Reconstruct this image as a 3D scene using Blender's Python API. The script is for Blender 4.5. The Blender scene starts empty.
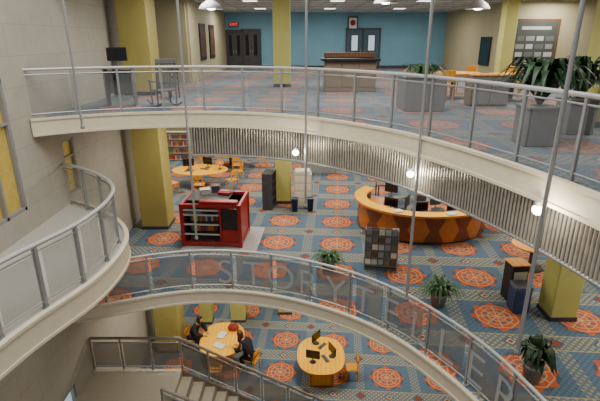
import bpy, math, random
from mathutils import Vector, Matrix
random.seed(7)
SC=bpy.context.scene
COL=SC.collection
ZB,ZA,ZL,ZU,ZE,ZS=0.0,5.2,7.5,9.8,11.5,2.6
CEIL=12.95
WX=-5.9

# ---------------------------------------------------------------- materials
def newmat(name):
    m=bpy.data.materials.new(name); m.use_nodes=True
    nt=m.node_tree; b=nt.nodes['Principled BSDF']
    return m,nt,b
def mat(name,col,rough=0.6,metal=0.0,var=0.12,scale=6.0,emit=None,estr=0.0,spec=None):
    m,nt,b=newmat(name)
    tc=nt.nodes.new('ShaderNodeTexCoord'); n=nt.nodes.new('ShaderNodeTexNoise')
    n.inputs['Scale'].default_value=scale; n.inputs['Detail'].default_value=3
    nt.links.new(tc.outputs['Object'],n.inputs['Vector'])
    r=nt.nodes.new('ShaderNodeValToRGB')
    c=col
    r.color_ramp.elements[0].position=0.3; r.color_ramp.elements[1].position=0.7
    r.color_ramp.elements[0].color=(c[0]*(1-var),c[1]*(1-var),c[2]*(1-var),1)
    r.color_ramp.elements[1].color=(min(1,c[0]*(1+var)),min(1,c[1]*(1+var)),min(1,c[2]*(1+var)),1)
    nt.links.new(n.outputs['Fac'],r.inputs['Fac']); nt.links.new(r.outputs['Color'],b.inputs['Base Color'])
    b.inputs['Roughness'].default_value=rough; b.inputs['Metallic'].default_value=metal
    if spec is not None: b.inputs['Specular IOR Level'].default_value=spec
    if emit: 
        b.inputs['Emission Color'].default_value=(*emit,1); b.inputs['Emission Strength'].default_value=estr
    return m
def wood(name,c1,c2,rough=0.35,scale=3.0,axis='X',spec=0.5):
    m,nt,b=newmat(name)
    tc=nt.nodes.new('ShaderNodeTexCoord'); w=nt.nodes.new('ShaderNodeTexWave')
    w.inputs['Scale'].default_value=scale; w.inputs['Distortion'].default_value=4; w.inputs['Detail'].default_value=3
    w.bands_direction=axis
    nt.links.new(tc.outputs['Object'],w.inputs['Vector'])
    r=nt.nodes.new('ShaderNodeValToRGB'); r.color_ramp.elements[0].color=(*c1,1); r.color_ramp.elements[1].color=(*c2,1)
    nt.links.new(w.outputs['Fac'],r.inputs['Fac']); nt.links.new(r.outputs['Color'],b.inputs['Base Color'])
    b.inputs['Roughness'].default_value=rough; b.inputs['Specular IOR Level'].default_value=spec
    return m
def veneer(name):
    m,nt,b=newmat(name); L=nt.links
    def M(op,a,bb=None):
        n=nt.nodes.new('ShaderNodeMath'); n.operation=op
        for i,x in enumerate((a,bb)):
            if x is None: continue
            if isinstance(x,(int,float)): n.inputs[i].default_value=x
            else: L.new(x,n.inputs[i])
        return n.outputs[0]
    tc=nt.nodes.new('ShaderNodeTexCoord'); s=nt.nodes.new('ShaderNodeSeparateXYZ'); L.new(tc.outputs['Object'],s.inputs[0])
    th=M('ARCTAN2',s.outputs['Y'],s.outputs['X'])
    u=M('MULTIPLY',th,1.9); v=M('MULTIPLY',s.outputs['Z'],1.05)
    fu=M('ABSOLUTE',M('SUBTRACT',M('FRACT',u),0.5)); d=M('ADD',M('MULTIPLY',fu,2.0),M('ABSOLUTE',M('SUBTRACT',v,0.52)))
    ins=M('GREATER_THAN',d,0.72)
    w=nt.nodes.new('ShaderNodeTexNoise'); w.inputs['Scale'].default_value=6; w.inputs['Detail'].default_value=4; L.new(tc.outputs['Object'],w.inputs['Vector'])
    r1=nt.nodes.new('ShaderNodeValToRGB'); r1.color_ramp.elements[0].color=(0.36,0.095,0.012,1); r1.color_ramp.elements[1].color=(0.56,0.18,0.025,1)
    r2=nt.nodes.new('ShaderNodeValToRGB'); r2.color_ramp.elements[0].color=(0.12,0.028,0.008,1); r2.color_ramp.elements[1].color=(0.22,0.055,0.012,1)
    L.new(w.outputs['Fac'],r1.inputs['Fac']); L.new(w.outputs['Fac'],r2.inputs['Fac'])
    mx=nt.nodes.new('ShaderNodeMixRGB'); L.new(ins,mx.inputs['Fac']); L.new(r1.outputs[0],mx.inputs['Color1']); L.new(r2.outputs[0],mx.inputs['Color2'])
    L.new(mx.outputs[0],b.inputs['Base Color']); b.inputs['Roughness'].default_value=0.18
    return m
def translucent(name,col,alpha,rough=0.3):
    m,nt,b=newmat(name)
    tc=nt.nodes.new('ShaderNodeTexCoord'); n=nt.nodes.new('ShaderNodeTexNoise'); n.inputs['Scale'].default_value=2.0
    nt.links.new(tc.outputs['Object'],n.inputs['Vector'])
    mr=nt.nodes.new('ShaderNodeMapRange'); mr.inputs['To Min'].default_value=alpha*0.9; mr.inputs['To Max'].default_value=min(1,alpha*1.1)
    nt.links.new(n.outputs['Fac'],mr.inputs['Value']); nt.links.new(mr.outputs['Result'],b.inputs['Alpha'])
    b.inputs['Base Color'].default_value=(*col,1); b.inputs['Roughness'].default_value=rough; b.inputs['Specular IOR Level'].default_value=0.2
    return m
def stone(name,col,mort,plane='YZ',bw=1.3,rh=0.62):
    m,nt,b=newmat(name)
    g=nt.nodes.new('ShaderNodeNewGeometry'); s=nt.nodes.new('ShaderNodeSeparateXYZ'); cx=nt.nodes.new('ShaderNodeCombineXYZ')
    nt.links.new(g.outputs['Position'],s.inputs[0])
    nt.links.new(s.outputs[plane[0]],cx.inputs['X']); nt.links.new(s.outputs[plane[1]],cx.inputs['Y'])
    br=nt.nodes.new('ShaderNodeTexBrick'); nt.links.new(cx.outputs[0],br.inputs['Vector'])
    br.inputs['Scale'].default_value=1; br.inputs['Brick Width'].default_value=bw; br.inputs['Row Height'].default_value=rh
    br.inputs['Mortar Size'].default_value=0.006
    br.inputs['Color1'].default_value=(*col,1); br.inputs['Color2'].default_value=(col[0]*.96,col[1]*.96,col[2]*.95,1); br.inputs['Mortar'].default_value=(*mort,1)
    n=nt.nodes.new('ShaderNodeTexNoise'); n.inputs['Scale'].default_value=3; n.inputs['Detail'].default_value=6
    nt.links.new(g.outputs['Position'],n.inputs['Vector'])
    mx=nt.nodes.new('ShaderNodeMixRGB'); mx.blend_type='MULTIPLY'; mx.inputs['Fac'].default_value=0.22
    nt.links.new(br.outputs['Color'],mx.inputs['Color1']); nt.links.new(n.outputs['Fac'],mx.inputs['Color2'])
    nt.links.new(mx.outputs[0],b.inputs['Base Color']); b.inputs['Roughness'].default_value=0.75
    return m
def carpet(name,gray=0.0):
    m,nt,b=newmat(name); L=nt.links
    def M(op,a,bb=None,cc=None):
        n=nt.nodes.new('ShaderNodeMath'); n.operation=op
        for i,x in enumerate((a,bb,cc)):
            if x is None: continue
            if isinstance(x,(int,float)): n.inputs[i].default_value=x
            else: L.new(x,n.inputs[i])
        return n.outputs[0]
    def MIX(f,c1,c2):
        n=nt.nodes.new('ShaderNodeMixRGB')
        L.new(f,n.inputs['Fac'])
        for k,x in (('Color1',c1),('Color2',c2)):
            if isinstance(x,tuple): n.inputs[k].default_value=(*x,1)
            else: L.new(x,n.inputs[k])
        return n.outputs[0]
    g=nt.nodes.new('ShaderNodeNewGeometry'); s=nt.nodes.new('ShaderNodeSeparateXYZ'); L.new(g.outputs['Position'],s.inputs[0])
    X0=M('SUBTRACT',s.outputs['X'],1.2); Y0=M('SUBTRACT',s.outputs['Y'],13.63)
    a=math.radians(-4.5); ca,sa=math.cos(a),math.sin(a); S=1.92
    U=M('DIVIDE',M('ADD',M('MULTIPLY',X0,ca),M('MULTIPLY',Y0,sa)),S)
    V=M('DIVIDE',M('SUBTRACT',M('MULTIPLY',Y0,ca),M('MULTIPLY',X0,sa)),S)
    fu=M('SUBTRACT',M('FRACT',M('ADD',U,0.5)),0.5); fv=M('SUBTRACT',M('FRACT',M('ADD',V,0.5)),0.5)
    ax=M('ABSOLUTE',fu); ay=M('ABSOLUTE',fv)
    sq=M('MAXIMUM',ax,ay); di=M('MULTIPLY',M('ADD',ax,ay),0.7071)
    octr=M('MAXIMUM',sq,di); starr=M('MINIMUM',sq,di)
    th=M('ARCTAN2',fv,fu)
    rr=M('SQRT',M('ADD',M('MULTIPLY',fu,fu),M('MULTIPLY',fv,fv)))
    blue=(0.105,0.165,0.235); blue2=(0.075,0.125,0.185); orange=(0.48,0.11,0.038); red=(0.26,0.06,0.035); tan=(0.42,0.36,0.17); cream=(0.50,0.42,0.27); slate=(0.075,0.10,0.14)
    vo=nt.nodes.new('ShaderNodeTexChecker'); cb=nt.nodes.new('ShaderNodeCombineXYZ'); L.new(U,cb.inputs[0]); L.new(V,cb.inputs[1]); L.new(cb.outputs[0],vo.inputs['Vector']); vo.inputs['Scale'].default_value=28
    base=MIX(vo.outputs['Fac'],blue,blue2)
    # dotted tan bands between the medallion rows
    su=M('GREATER_THAN',M('SINE',M('MULTIPLY',M('ADD',U,V),75.4)),-0.15); sv=M('GREATER_THAN',M('SINE',M('MULTIPLY',M('SUBTRACT',U,V),75.4)),-0.15)
    dots=M('MULTIPLY',su,sv)
    by=M('GREATER_THAN',ay,0.365); bx=M('GREATER_THAN',ax,0.42)
    band=M('MULTIPLY',M('MAXIMUM',M('MULTIPLY',bx,0.7),by),M('ADD',M('MULTIPLY',dots,0.78),0.10))
    c=MIX(band,base,tan)
    line=M('MULTIPLY',M('LESS_THAN',M('ABSOLUTE',M('SUBTRACT',ay,0.365)),0.008),0.7)
    c=MIX(line,c,tan)
    dm=M('ADD',M('SUBTRACT',0.5,ax),M('SUBTRACT',0.5,ay))
    c=MIX(M('LESS_THAN',dm,0.10),c,slate); c=MIX(M('LESS_THAN',dm,0.065),c,red)
    d2=M('ADD',M('SUBTRACT',0.5,ay),ax)
    c=MIX(M('LESS_THAN',d2,0.09),c,slate); c=MIX(M('LESS_THAN',d2,0.06),c,cream); c=MIX(M('LESS_THAN',d2,0.035),c,red)
    R=0.25
    inside=M('MAXIMUM',M('LESS_THAN',starr,R-0.02),M('LESS_THAN',octr,R))
    c=MIX(M('LESS_THAN',octr,R+0.045),c,slate)
    c=MIX(inside,c,orange)
    def ringm(q,w): return M('LESS_THAN',M('ABSOLUTE',M('SUBTRACT',octr,q)),w)
    web=M('MAXIMUM',ringm(0.235,0.007),M('MAXIMUM',ringm(0.17,0.007),ringm(0.10,0.007)))
    spoke=M('LESS_THAN',M('MULTIPLY',M('ABSOLUTE',M('SINE',M('MULTIPLY',th,4.0))),rr),0.03)
    web=M('MAXIMUM',web,M('MULTIPLY',spoke,M('LESS_THAN',octr,0.235)))
    wedge=M('MULTIPLY',M('LESS_THAN',M('ABSOLUTE',M('SUBTRACT',octr,0.135)),0.028),M('GREATER_THAN',M('SINE',M('MULTIPLY',th,8.0)),0.1))
    c=MIX(M('MULTIPLY',wedge,0.8),c,slate)
    c=MIX(M('MULTIPLY',M('MULTIPLY',web,inside),0.7),c,cream)
    if gray>0:
        gg=nt.nodes.new('ShaderNodeMixRGB'); gg.inputs['Fac'].default_value=gray; L.new(c,gg.inputs['Color1']); gg.inputs['Color2'].default_value=(0.20,0.22,0.25,1); c=gg.outputs[0]
    n=nt.nodes.new('ShaderNodeTexNoise'); n.inputs['Scale'].default_value=40; L.new(g.outputs['Position'],n.inputs['Vector'])
    mx=nt.nodes.new('ShaderNodeMixRGB'); mx.blend_type='OVERLAY'; mx.inputs['Fac'].default_value=0.3; L.new(c,mx.inputs['Color1']); L.new(n.outputs['Fac'],mx.inputs['Color2'])
    L.new(mx.outputs[0],b.inputs['Base Color']); b.inputs['Roughness'].default_value=0.95; b.inputs['Specular IOR Level'].default_value=0.15
    return m
mCarpet=carpet('carpet_medallion'); mCarpetU=carpet('carpet_upper',0.45)
mWallL=stone('stone_left',(0.46,0.43,0.36),(0.34,0.315,0.27))
mCream=mat('fascia_cream',(0.72,0.65,0.49),0.5,var=0.04)
mSlab=mat('slab_plaster',(0.5,0.48,0.42),0.8,var=0.05)
mCeil=mat('ceiling_tile',(0.62,0.62,0.60),0.9,var=0.04)
mBlue=mat('wall_teal',(0.19,0.40,0.53),0.7,var=0.05,scale=1)
mOlive=mat('wall_olive',(0.45,0.41,0.22),0.7,var=0.05,scale=1)
mBeige=mat('wall_beige',(0.42,0.38,0.23),0.7,var=0.05,scale=1)
mPil=mat('pillar_olive_yellow',(0.60,0.57,0.17),0.6,var=0.05,scale=2)
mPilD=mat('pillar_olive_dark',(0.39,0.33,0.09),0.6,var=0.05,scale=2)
mSteel=mat('steel_grey',(0.42,0.43,0.44),0.35,0.7,var=0.05)
mSteelP=mat('steel_painted',(0.30,0.31,0.32),0.45,0.3,var=0.05)
mHand=mat('handrail_grey',(0.52,0.53,0.53),0.35,0.3,var=0.04)
mHandB=mat('handrail_brown_grey',(0.26,0.22,0.19),0.4,0.2,var=0.06)
mPanelU=translucent('panel_clear',(0.24,0.26,0.28),0.24)
mPanelA=translucent('panel_mesh',(0.16,0.165,0.17),0.68)
mPanelS=translucent('panel_stair_mesh',(0.17,0.15,0.125),0.75)
mPanelL=translucent('panel_mesh_pale',(0.30,0.30,0.28),0.5)
mLetter=translucent('letter_grey',(0.42,0.43,0.44),0.75,0.5)
mSlat=mat('slat_bronze',(0.52,0.49,0.43),0.25,0.6,var=0.15)
mDark=mat('near_black',(0.015,0.015,0.018),0.4,var=0.2)
mDark2=mat('charcoal',(0.05,0.05,0.055),0.5,var=0.2)
mScreen=mat('screen_black',(0.008,0.009,0.012),0.12,var=0.1)
mGreyD=mat('grey_weathered',(0.12,0.125,0.13),0.6,var=0.1)
mGrey=mat('grey_laminate',(0.26,0.27,0.27),0.5,var=0.05)
mPlanter=mat('planter_grey',(0.17,0.175,0.18),0.5,var=0.05)
mGreyL=mat('grey_light',(0.46,0.47,0.46),0.5,var=0.05)
mWhite=mat('white_paint',(0.75,0.75,0.73),0.5,var=0.03)
mChrome=mat('chrome_bar',(0.7,0.7,0.7),0.2,0.9,var=0.03)
mOrange=wood('maple_orange',(0.70,0.28,0.02),(0.82,0.37,0.035),0.4,2.0,'X',0.3)
mYellow=wood('maple_yellow',(0.84,0.41,0.008),(0.92,0.49,0.015),0.5,2.0,'X',0.2)
mFront=veneer('veneer_diamond')
mBase=wood('cherry_wood',(0.42,0.13,0.015),(0.60,0.21,0.03),0.3,1.4,'Z')
mBrown=wood('brown_oak',(0.10,0.045,0.022),(0.17,0.08,0.036),0.4,3)
mTaupe=mat('taupe_laminate',(0.19,0.145,0.10),0.5,var=0.05)
mRed=mat('red_lacquer',(0.30,0.013,0.012),0.35,var=0.08)
mRedD=mat('dark_red_cloth',(0.28,0.03,0.02),0.8,var=0.2)  # dark red cloth colour of the bag, also used for mouths
mLeaf=mat('leaf_green',(0.035,0.115,0.03),0.5,var=0.45,scale=9)
mLeafD=mat('leaf_dark',(0.014,0.05,0.016),0.5,var=0.5,scale=9)
mBlueBin=mat('navy_plastic',(0.03,0.05,0.16),0.5)
mDoorB=mat('door_dark_blue',(0.05,0.10,0.15),0.5)
mLanding=mat('landing_terrazzo',(0.44,0.43,0.38),0.6,var=0.06,scale=30)
mStair=mat('stair_stone',(0.44,0.39,0.28),0.6,var=0.08,scale=20)
mNose=mat('stair_nosing',(0.14,0.12,0.10),0.7)
mSkin=mat('skin',(0.55,0.30,0.20),0.6,var=0.04)
mHairD=mat('hair_dark',(0.02,0.012,0.01),0.5,var=0.3,scale=30)
mHairR=mat('hair_auburn',(0.09,0.025,0.012),0.5,var=0.3,scale=30)
mCoat=mat('coat_black',(0.012,0.012,0.016),0.85)
mJean=mat('denim_dark',(0.02,0.03,0.06),0.85)
mLampGlow=mat('lamp_glow',(1,0.95,0.85),0.5,emit=(1.0,0.93,0.78),estr=16.0)
mLampDim=mat('lamp_diffuser',(1,0.97,0.9),0.5,emit=(1.0,0.95,0.85),estr=3.0)
mWinY=mat('window_yellow_room',(0.50,0.36,0.08),0.5,emit=(0.7,0.48,0.08),estr=0.10)
mWinB=mat('window_pale_daylight',(0.45,0.55,0.6),0.3,emit=(0.55,0.7,0.8),estr=0.6)
mExit=mat('exit_red',(0.6,0.02,0.02),0.5,emit=(1,0.05,0.03),estr=1.6)
mPaper=mat('paper_white',(0.7,0.7,0.66),0.8,var=0.03)
mBoard=mat('board_grey_green',(0.055,0.065,0.055),0.6,var=0.05)
bookc=[mat('book_cover_'+n,c,0.6) for n,c in (('red',(0.4,0.04,0.03)),('blue',(0.05,0.12,0.35)),('cream',(0.6,0.55,0.4)),('green',(0.06,0.22,0.1)),('orange',(0.6,0.22,0.03)))]

# ---------------------------------------------------------------- mesh builder
class MB:
    def __init__(s): s.v=[]; s.f=[]; s.mi=[]; s.sm=[]
    def add(s,vs,fs,mi=0,smooth=False):
        o=len(s.v); s.v+= [tuple(x) for x in vs]; s.f+=[tuple(i+o for i in f) for f in fs]; s.mi+=[mi]*len(fs); s.sm+=[smooth]*len(fs)
        return s
    def box(s,c,d,rz=0,mi=0,bev=0.0,rx=0):
        hx,hy,hz=d[0]/2,d[1]/2,d[2]/2
        if bev<=0:
            vs=[Vector((x*hx,y*hy,z*hz)) for x in(-1,1) for y in(-1,1) for z in(-1,1)]
            fs=[(0,1,3,2),(4,6,7,5),(0,4,5,1),(2,3,7,6),(0,2,6,4),(1,5,7,3)]
        else:
            b=min(bev,hx*.9,hy*.9,hz*.9); vs=[];fs=[]
            def ring(z,k):
                q=[]
                for (sx,sy) in ((1,1),(-1,1),(-1,-1),(1,-1)):
                    a=Vector((sx*(hx-k),sy*(hy-b),z)); c2=Vector((sx*(hx-b),sy*(hy-k),z))
                    q+= [a,c2] if sx*sy>0 else [c2,a]
                return q
            rings=[ring(-hz,b),ring(-hz+b,0),ring(hz-b,0),ring(hz,b)]
            n=8
            for r in rings: vs+=r
            for k in range(3):
                for i in range(n):
                    j=(i+1)%n; fs.append((k*n+i,k*n+j,(k+1)*n+j,(k+1)*n+i))
            fs.append(tuple(range(n-1,-1,-1))); fs.append(tuple(range(3*n,4*n)))
        R=Matrix.Rotation(rz,3,'Z')@Matrix.Rotation(rx,3,'X'); C=Vector(c)
        return s.add([R@v+C for v in vs],fs,mi)
    def cyl(s,p0,p1,r0,r1=None,n=12,mi=0,cap=True,smooth=True):
        r1=r0 if r1 is None else r1
        p0=Vector(p0);p1=Vector(p1); d=(p1-p0).normalized()
        a=d.orthogonal().normalized(); b=d.cross(a)
        vs=[];fs=[]
        for p,r in((p0,r0),(p1,r1)):
            for i in range(n):
                t=2*math.pi*i/n; vs.append(p+a*math.cos(t)*r+b*math.sin(t)*r)
        for i in range(n): j=(i+1)%n; fs.append((i,j,n+j,n+i))
        s.add(vs,fs,mi,smooth)
        if cap: s.add(vs,[tuple(range(n-1,-1,-1)),tuple(range(n,2*n))],mi)
        return s
    def tube(s,pts,r,n=8,mi=0):
        pts=[Vector(p) for p in pts]; vs=[];fs=[]
        for i,p in enumerate(pts):
            d=(pts[min(i+1,len(pts)-1)]-pts[max(i-1,0)]).normalized()
            up=Vector((0,0,1)) if abs(d.z)<0.95 else Vector((1,0,0))
            a=d.cross(up).normalized(); b=a.cross(d)
            for k in range(n):
                t=2*math.pi*k/n; vs.append(p+a*math.cos(t)*r+b*math.sin(t)*r)
        for i in range(len(pts)-1):
            for k in range(n):
                j=(k+1)%n; fs.append((i*n+k,i*n+j,(i+1)*n+j,(i+1)*n+k))
        s.add(vs,fs,mi,True)
        m=len(pts)-1
        s.add(vs,[tuple(range(n-1,-1,-1)),tuple(m*n+k for k in range(n))],mi)
        return s
    def lathe(s,prof,c=(0,0,0),n=20,mi=0,sx=1,sy=1,smooth=True):
        vs=[];fs=[]
        for r,z in prof:
            for i in range(n):
                t=2*math.pi*i/n; vs.append((c[0]+math.cos(t)*r*sx,c[1]+math.sin(t)*r*sy,c[2]+z))
        for k in range(len(prof)-1):
            for i in range(n):
                j=(i+1)%n; fs.append((k*n+i,k*n+j,(k+1)*n+j,(k+1)*n+i))
        return s.add(vs,fs,mi,smooth)
    def prism(s,poly,z0,z1,mi=0,mside=None):
        n=len(poly); mside=mi if mside is None else mside
        vs=[(x,y,z0) for x,y in poly]+[(x,y,z1) for x,y in poly]
        s.add(vs,[tuple(range(n-1,-1,-1)),tuple(range(n,2*n))],mi)
        s.add(vs,[(i,(i+1)%n,n+(i+1)%n,n+i) for i in range(n)],mside)
        return s
    def strip(s,path,z0,z1,th=0.0,mi=0,smooth=True):
        P=[Vector((p[0],p[1],0)) for p in path]; n=len(P); vs=[]
        off=[]
        for i in range(n):
            d=(P[min(i+1,n-1)]-P[max(i-1,0)]).normalized(); off.append(Vector((-d.y,d.x,0)))
        zz=[(p[2] if len(p)>2 else 0) for p in path]
        for i in range(n):
            for o in(0,1):
                q=P[i]+off[i]*th*o
                vs.append((q.x,q.y,z0+zz[i])); vs.append((q.x,q.y,z1+zz[i]))
        f1=[];f2=[]
        for i in range(n-1):
            a=4*i;b=4*i+4
            f1.append((a,b,b+1,a+1)); 
            if th: f1.append((a+2,a+3,b+3,b+2)); f2+= [(a+1,b+1,b+3,a+3),(a,a+2,b+2,b)]
        s.add(vs,f1,mi,smooth)
        if f2: s.add(vs,f2+[(0,1,3,2),(4*n-4,4*n-2,4*n-1,4*n-3)],mi)
        return s
    def make(s,name,mats,parent=None,loc=(0,0,0),rz=0):
        me=bpy.data.meshes.new(name); me.from_pydata(s.v,[],s.f)
        if not isinstance(mats,(list,tuple)): mats=[mats]
        for m in mats: me.materials.append(m)
        for p,mi,sm in zip(me.polygons,s.mi,s.sm): p.material_index=mi; p.use_smooth=sm
        me.update()
        ob=bpy.data.objects.new(name,me); COL.objects.link(ob); ob.location=loc; ob.rotation_euler=(0,0,rz)
        if parent: ob.parent=parent
        return ob
def thing(name,label,cat,loc=(0,0,0),rz=0,group=None):
    e=bpy.data.objects.new(name,None); COL.objects.link(e); e.location=loc; e.rotation_euler=(0,0,rz); e.empty_display_size=0.2
    e['label']=label; e['category']=cat
    if group: e['group']=group
    return e
def tag(ob,label,cat,group=None):
    ob['label']=label; ob['category']=cat
    if group: ob['group']=group
    return ob
def struct(ob): ob['kind']='structure'; return ob
def resample(pts,step):
    P=[Vector(p) for p in pts]; out=[]
    dense=[]
    for i in range(len(P)-1):
        p0=P[max(i-1,0)];p1=P[i];p2=P[i+1];p3=P[min(i+2,len(P)-1)]
        for k in range(20):
            t=k/20; dense.append(0.5*((2*p1)+(-p0+p2)*t+(2*p0-5*p1+4*p2-p3)*t*t+(-p0+3*p1-3*p2+p3)*t**3))
    dense.append(P[-1])
    L=[0]
    for i in range(1,len(dense)): L.append(L[-1]+(dense[i]-dense[i-1]).length)
    n=max(2,round(L[-1]/step)); j=0
    for k in range(n+1):
        d=L[-1]*k/n
        while j<len(L)-2 and L[j+1]<d: j+=1
        f=(d-L[j])/max(1e-9,L[j+1]-L[j]); out.append(tuple(dense[j].lerp(dense[j+1],f)))
    return out

# ---------------------------------------------------------------- setting
EU=[(WX,10.06),(-5.5,10.35),(-4.9,10.7),(-4.06,11.02),(-2.9,11.22),(-1.9,11.2),(-0.95,11.0),(0.0,10.58),(1.05,9.72),(1.91,8.72),(2.52,7.62),(2.94,6.6),(3.23,5.72),(3.41,4.95),(3.52,4.2),(3.58,2.6)]
EA=[(WX,9.72),(-5.3,9.87),(-4.34,10.24),(-3.53,10.53),(-2.65,10.70),(-1.59,10.66),(-0.52,10.40),(0.5,9.95),(1.43,9.35),(2.23,8.55),(2.86,7.6),(3.25,6.8),(3.5,6.0),(3.68,5.0),(3.75,3.0)]
EL=[(-4.45,3.0),(-4.3,4.4),(-4.15,5.34),(-4.02,5.9),(-3.84,6.45),(-3.66,7.05),(-3.58,7.73),(-3.61,8.45),(-3.8,9.15),(-4.25,9.87),(-5.0,10.6),(WX,11.2)]
cu=resample(EU,0.25); ca_=resample(EA,0.25); cl=resample(EL,0.2)
struct(MB().prism([tuple(p) for p in cu]+[(14,2.6),(14,30),(-9,30),(-9,17),(WX,17)],ZU-0.3,ZU,0,1).make('floor_upper',[mCarpetU,mSlab]))
struct(MB().prism([tuple(p) for p in ca_]+[(14,3),(14,30),(-9,30),(-9,17),(WX,17)],ZA-0.3,ZA,0,1).make('floor_main',[mCarpet,mSlab]))
struct(MB().prism([(-9,2),(14,2),(14,30),(-9,30)],-0.3,0).make('floor_ground',mCarpet))
struct(MB().prism([tuple(p) for p in cl]+[(WX,3.0)],ZL-0.3,ZL).make('floor_landing',mLanding))
def fascia(path,z0,z1,name,th=0.06):
    b=MB(); b.strip(path,z0,z1,-th); b.strip(path,z1-0.03,z1+0.02,-th-0.03); b.strip(path,z0-0.0,z0+0.05,-th-0.02)
    return struct(b.make(name,mCream))
fascia(cu,ZU-0.34,ZU+0.03,'trim_1'); fascia(ca_,ZA-0.34,ZA+0.03,'trim_2'); fascia(cl,ZL-0.42,ZL+0.03,'trim_3')
b=MB()
def wallx(y0,y1,z0,z1): b.box((WX-0.15,(y0+y1)/2,(z0+z1)/2),(0.3,y1-y0,z1-z0))
wallx(1.5,8.0,0,15); wallx(8.0,9.35,10.75,15); wallx(8.0,9.35,3.0,8.0)
wallx(8.0,8.9,0,3.0); wallx(8.9,9.35,0,1.2)
wallx(9.35,11.2,3.0,15); wallx(9.35,9.75,0,1.2); wallx(9.75,11.2,0,3.0)
wallx(11.2,11.8,0,7.7); wallx(11.2,11.8,9.1,15); wallx(11.8,17,0,15)
struct(b.make('wall_left',mWallL))
def winx(name,y0,y1,z0,z1,pane,nv=2,t=0.07):
    b=MB(); x=WX-0.07
    b.box((x,(y0+y1)/2,z0+t/2),(0.12,y1-y0,t)); b.box((x,(y0+y1)/2,z1-t/2),(0.12,y1-y0,t))
    for k in range(nv+1):
        y=y0+t/2+(y1-y0-t)*k/nv; b.box((x,y,(z0+z1)/2),(0.12,t,z1-z0))
    b.box((x,(y0+y1)/2,z0+(z1-z0)*0.68),(0.1,y1-y0,0.05))
    b.box((x-0.04,(y0+y1)/2,(z0+z1)/2),(0.02,y1-y0,z1-z0),mi=1)
    return struct(b.make(name,[mSteelP,pane]))
winx('window_1',8.0,9.35,8.0,10.75,mWinY,2)
winx('window_2',8.9,9.75,1.2,3.0,mWinB,1)
winx('window_3',11.2,11.8,7.7,9.1,mWinY,1,0.05)
struct(MB().box((2.1,29.1,7.5),(22.4,0.2,15)).make('wall_back',mBlue))
struct(MB().box((-4.5,24.3,11.45),(0.2,9.6,3.3)).make('wall_hall',mBeige))
struct(MB().box((-6.8,19.5,11.45),(4.6,0.2,3.3)).make('wall_hall_front',mBeige))
struct(MB().box((8.7,24.6,11.45),(0.2,9.0,3.3)).make('wall_right_return',mBeige))
struct(MB().box((11.3,20.1,11.45),(5.4,0.2,3.3)).make('wall_right_front',mBeige))
struct(MB().box((14.1,16,7),(0.2,28,14)).make('wall_right',mOlive))
struct(MB().box((-9.1,23.5,5),(0.2,13,10)).make('wall_far_left',mOlive))
struct(MB().box((-7.6,17.1,7),(2.9,0.2,14)).make('wall_left_return',mWallL))
struct(MB().box((2.5,28.9,6.85),(22,0.2,3.3)).make('wall_main_back',mBeige))
b=MB(); b.prism([(-9,11.6),(3.6,11.6),(4.4,6.5),(4.4,2.6),(14,2.6),(14,29.2),(-9,29.2)],CEIL,CEIL+0.15)
struct(b.make('ceiling',mCeil))
b=MB()
for i in range(13):
    y=13+i*1.2; b.box((2.5,y,CEIL-0.008),(22,0.03,0.016))
for i in range(18): b.box((-8+i*1.2,20.5,CEIL-0.008),(0.03,17,0.016))
struct(b.make('trim_4',mGrey))
struct(MB().box((2.5,28.96,ZU+0.08),(12,0.04,0.16)).make('baseboard_back',mDark2))
def pillar(x,y,w,z0,z1,m,label):
    b=MB(); b.box((0,0,(z1-z0)/2),(w,w,z1-z0),bev=0.02); e=thing('pillar',label,'pillar',(x,y,z0))
    b.make('shaft',m,e)
    MB().box((0,0,0.06),(w+0.03,w+0.03,0.12),bev=0.01).make('base',mDark2,e)
    return e
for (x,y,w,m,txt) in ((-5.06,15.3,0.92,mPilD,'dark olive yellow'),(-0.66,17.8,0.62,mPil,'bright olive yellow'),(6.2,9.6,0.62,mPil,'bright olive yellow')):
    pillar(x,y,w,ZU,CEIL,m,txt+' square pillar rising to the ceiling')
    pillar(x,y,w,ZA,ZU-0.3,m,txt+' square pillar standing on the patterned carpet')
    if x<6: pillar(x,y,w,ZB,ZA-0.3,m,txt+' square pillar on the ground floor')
pillar(-2.65,17.2,0.62,ZB,ZA-0.3,mPil,'bright olive yellow square pillar on the ground floor')
pillar(-4.0,17.0,0.5,ZB,ZA-0.3,mPil,'bright olive yellow square pillar on the ground floor')
pillar(8.3,19.6,0.5,ZU,CEIL,mPil,'olive yellow pillar at the wall corner')

def offset(path,d):
    P=[Vector((p[0],p[1])) for p in path]; out=[]
    for i in range(len(P)):
        t=(P[min(i+1,len(P)-1)]-P[max(i-1,0)]).normalized(); out.append((P[i].x-t.y*d,P[i].y+t.x*d))
    return out
sc=[p for p in resample(EU,0.068) if p[0]>-2.75]
e=thing('slatted_screen','curved bronze vertical slat screen hanging under the balcony edge','screen',(0,0,ZU-1.09))
b=MB(); b.strip(offset(sc,0.22),0,0.74,0.03); b.make('backing',mDark2,e)
b=MB(); so=offset(sc,0.15)
for i in range(0,len(so)-1):
    p=so[i]; b.cyl((p[0],p[1],0),(p[0],p[1],0.74),0.026,n=8,cap=False)
b.make('slats',mSlat,e)
b=MB(); b.tube([(p[0],p[1],0.0) for p in so],0.03); b.make('bottom_rail',mSteelP,e)

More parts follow.
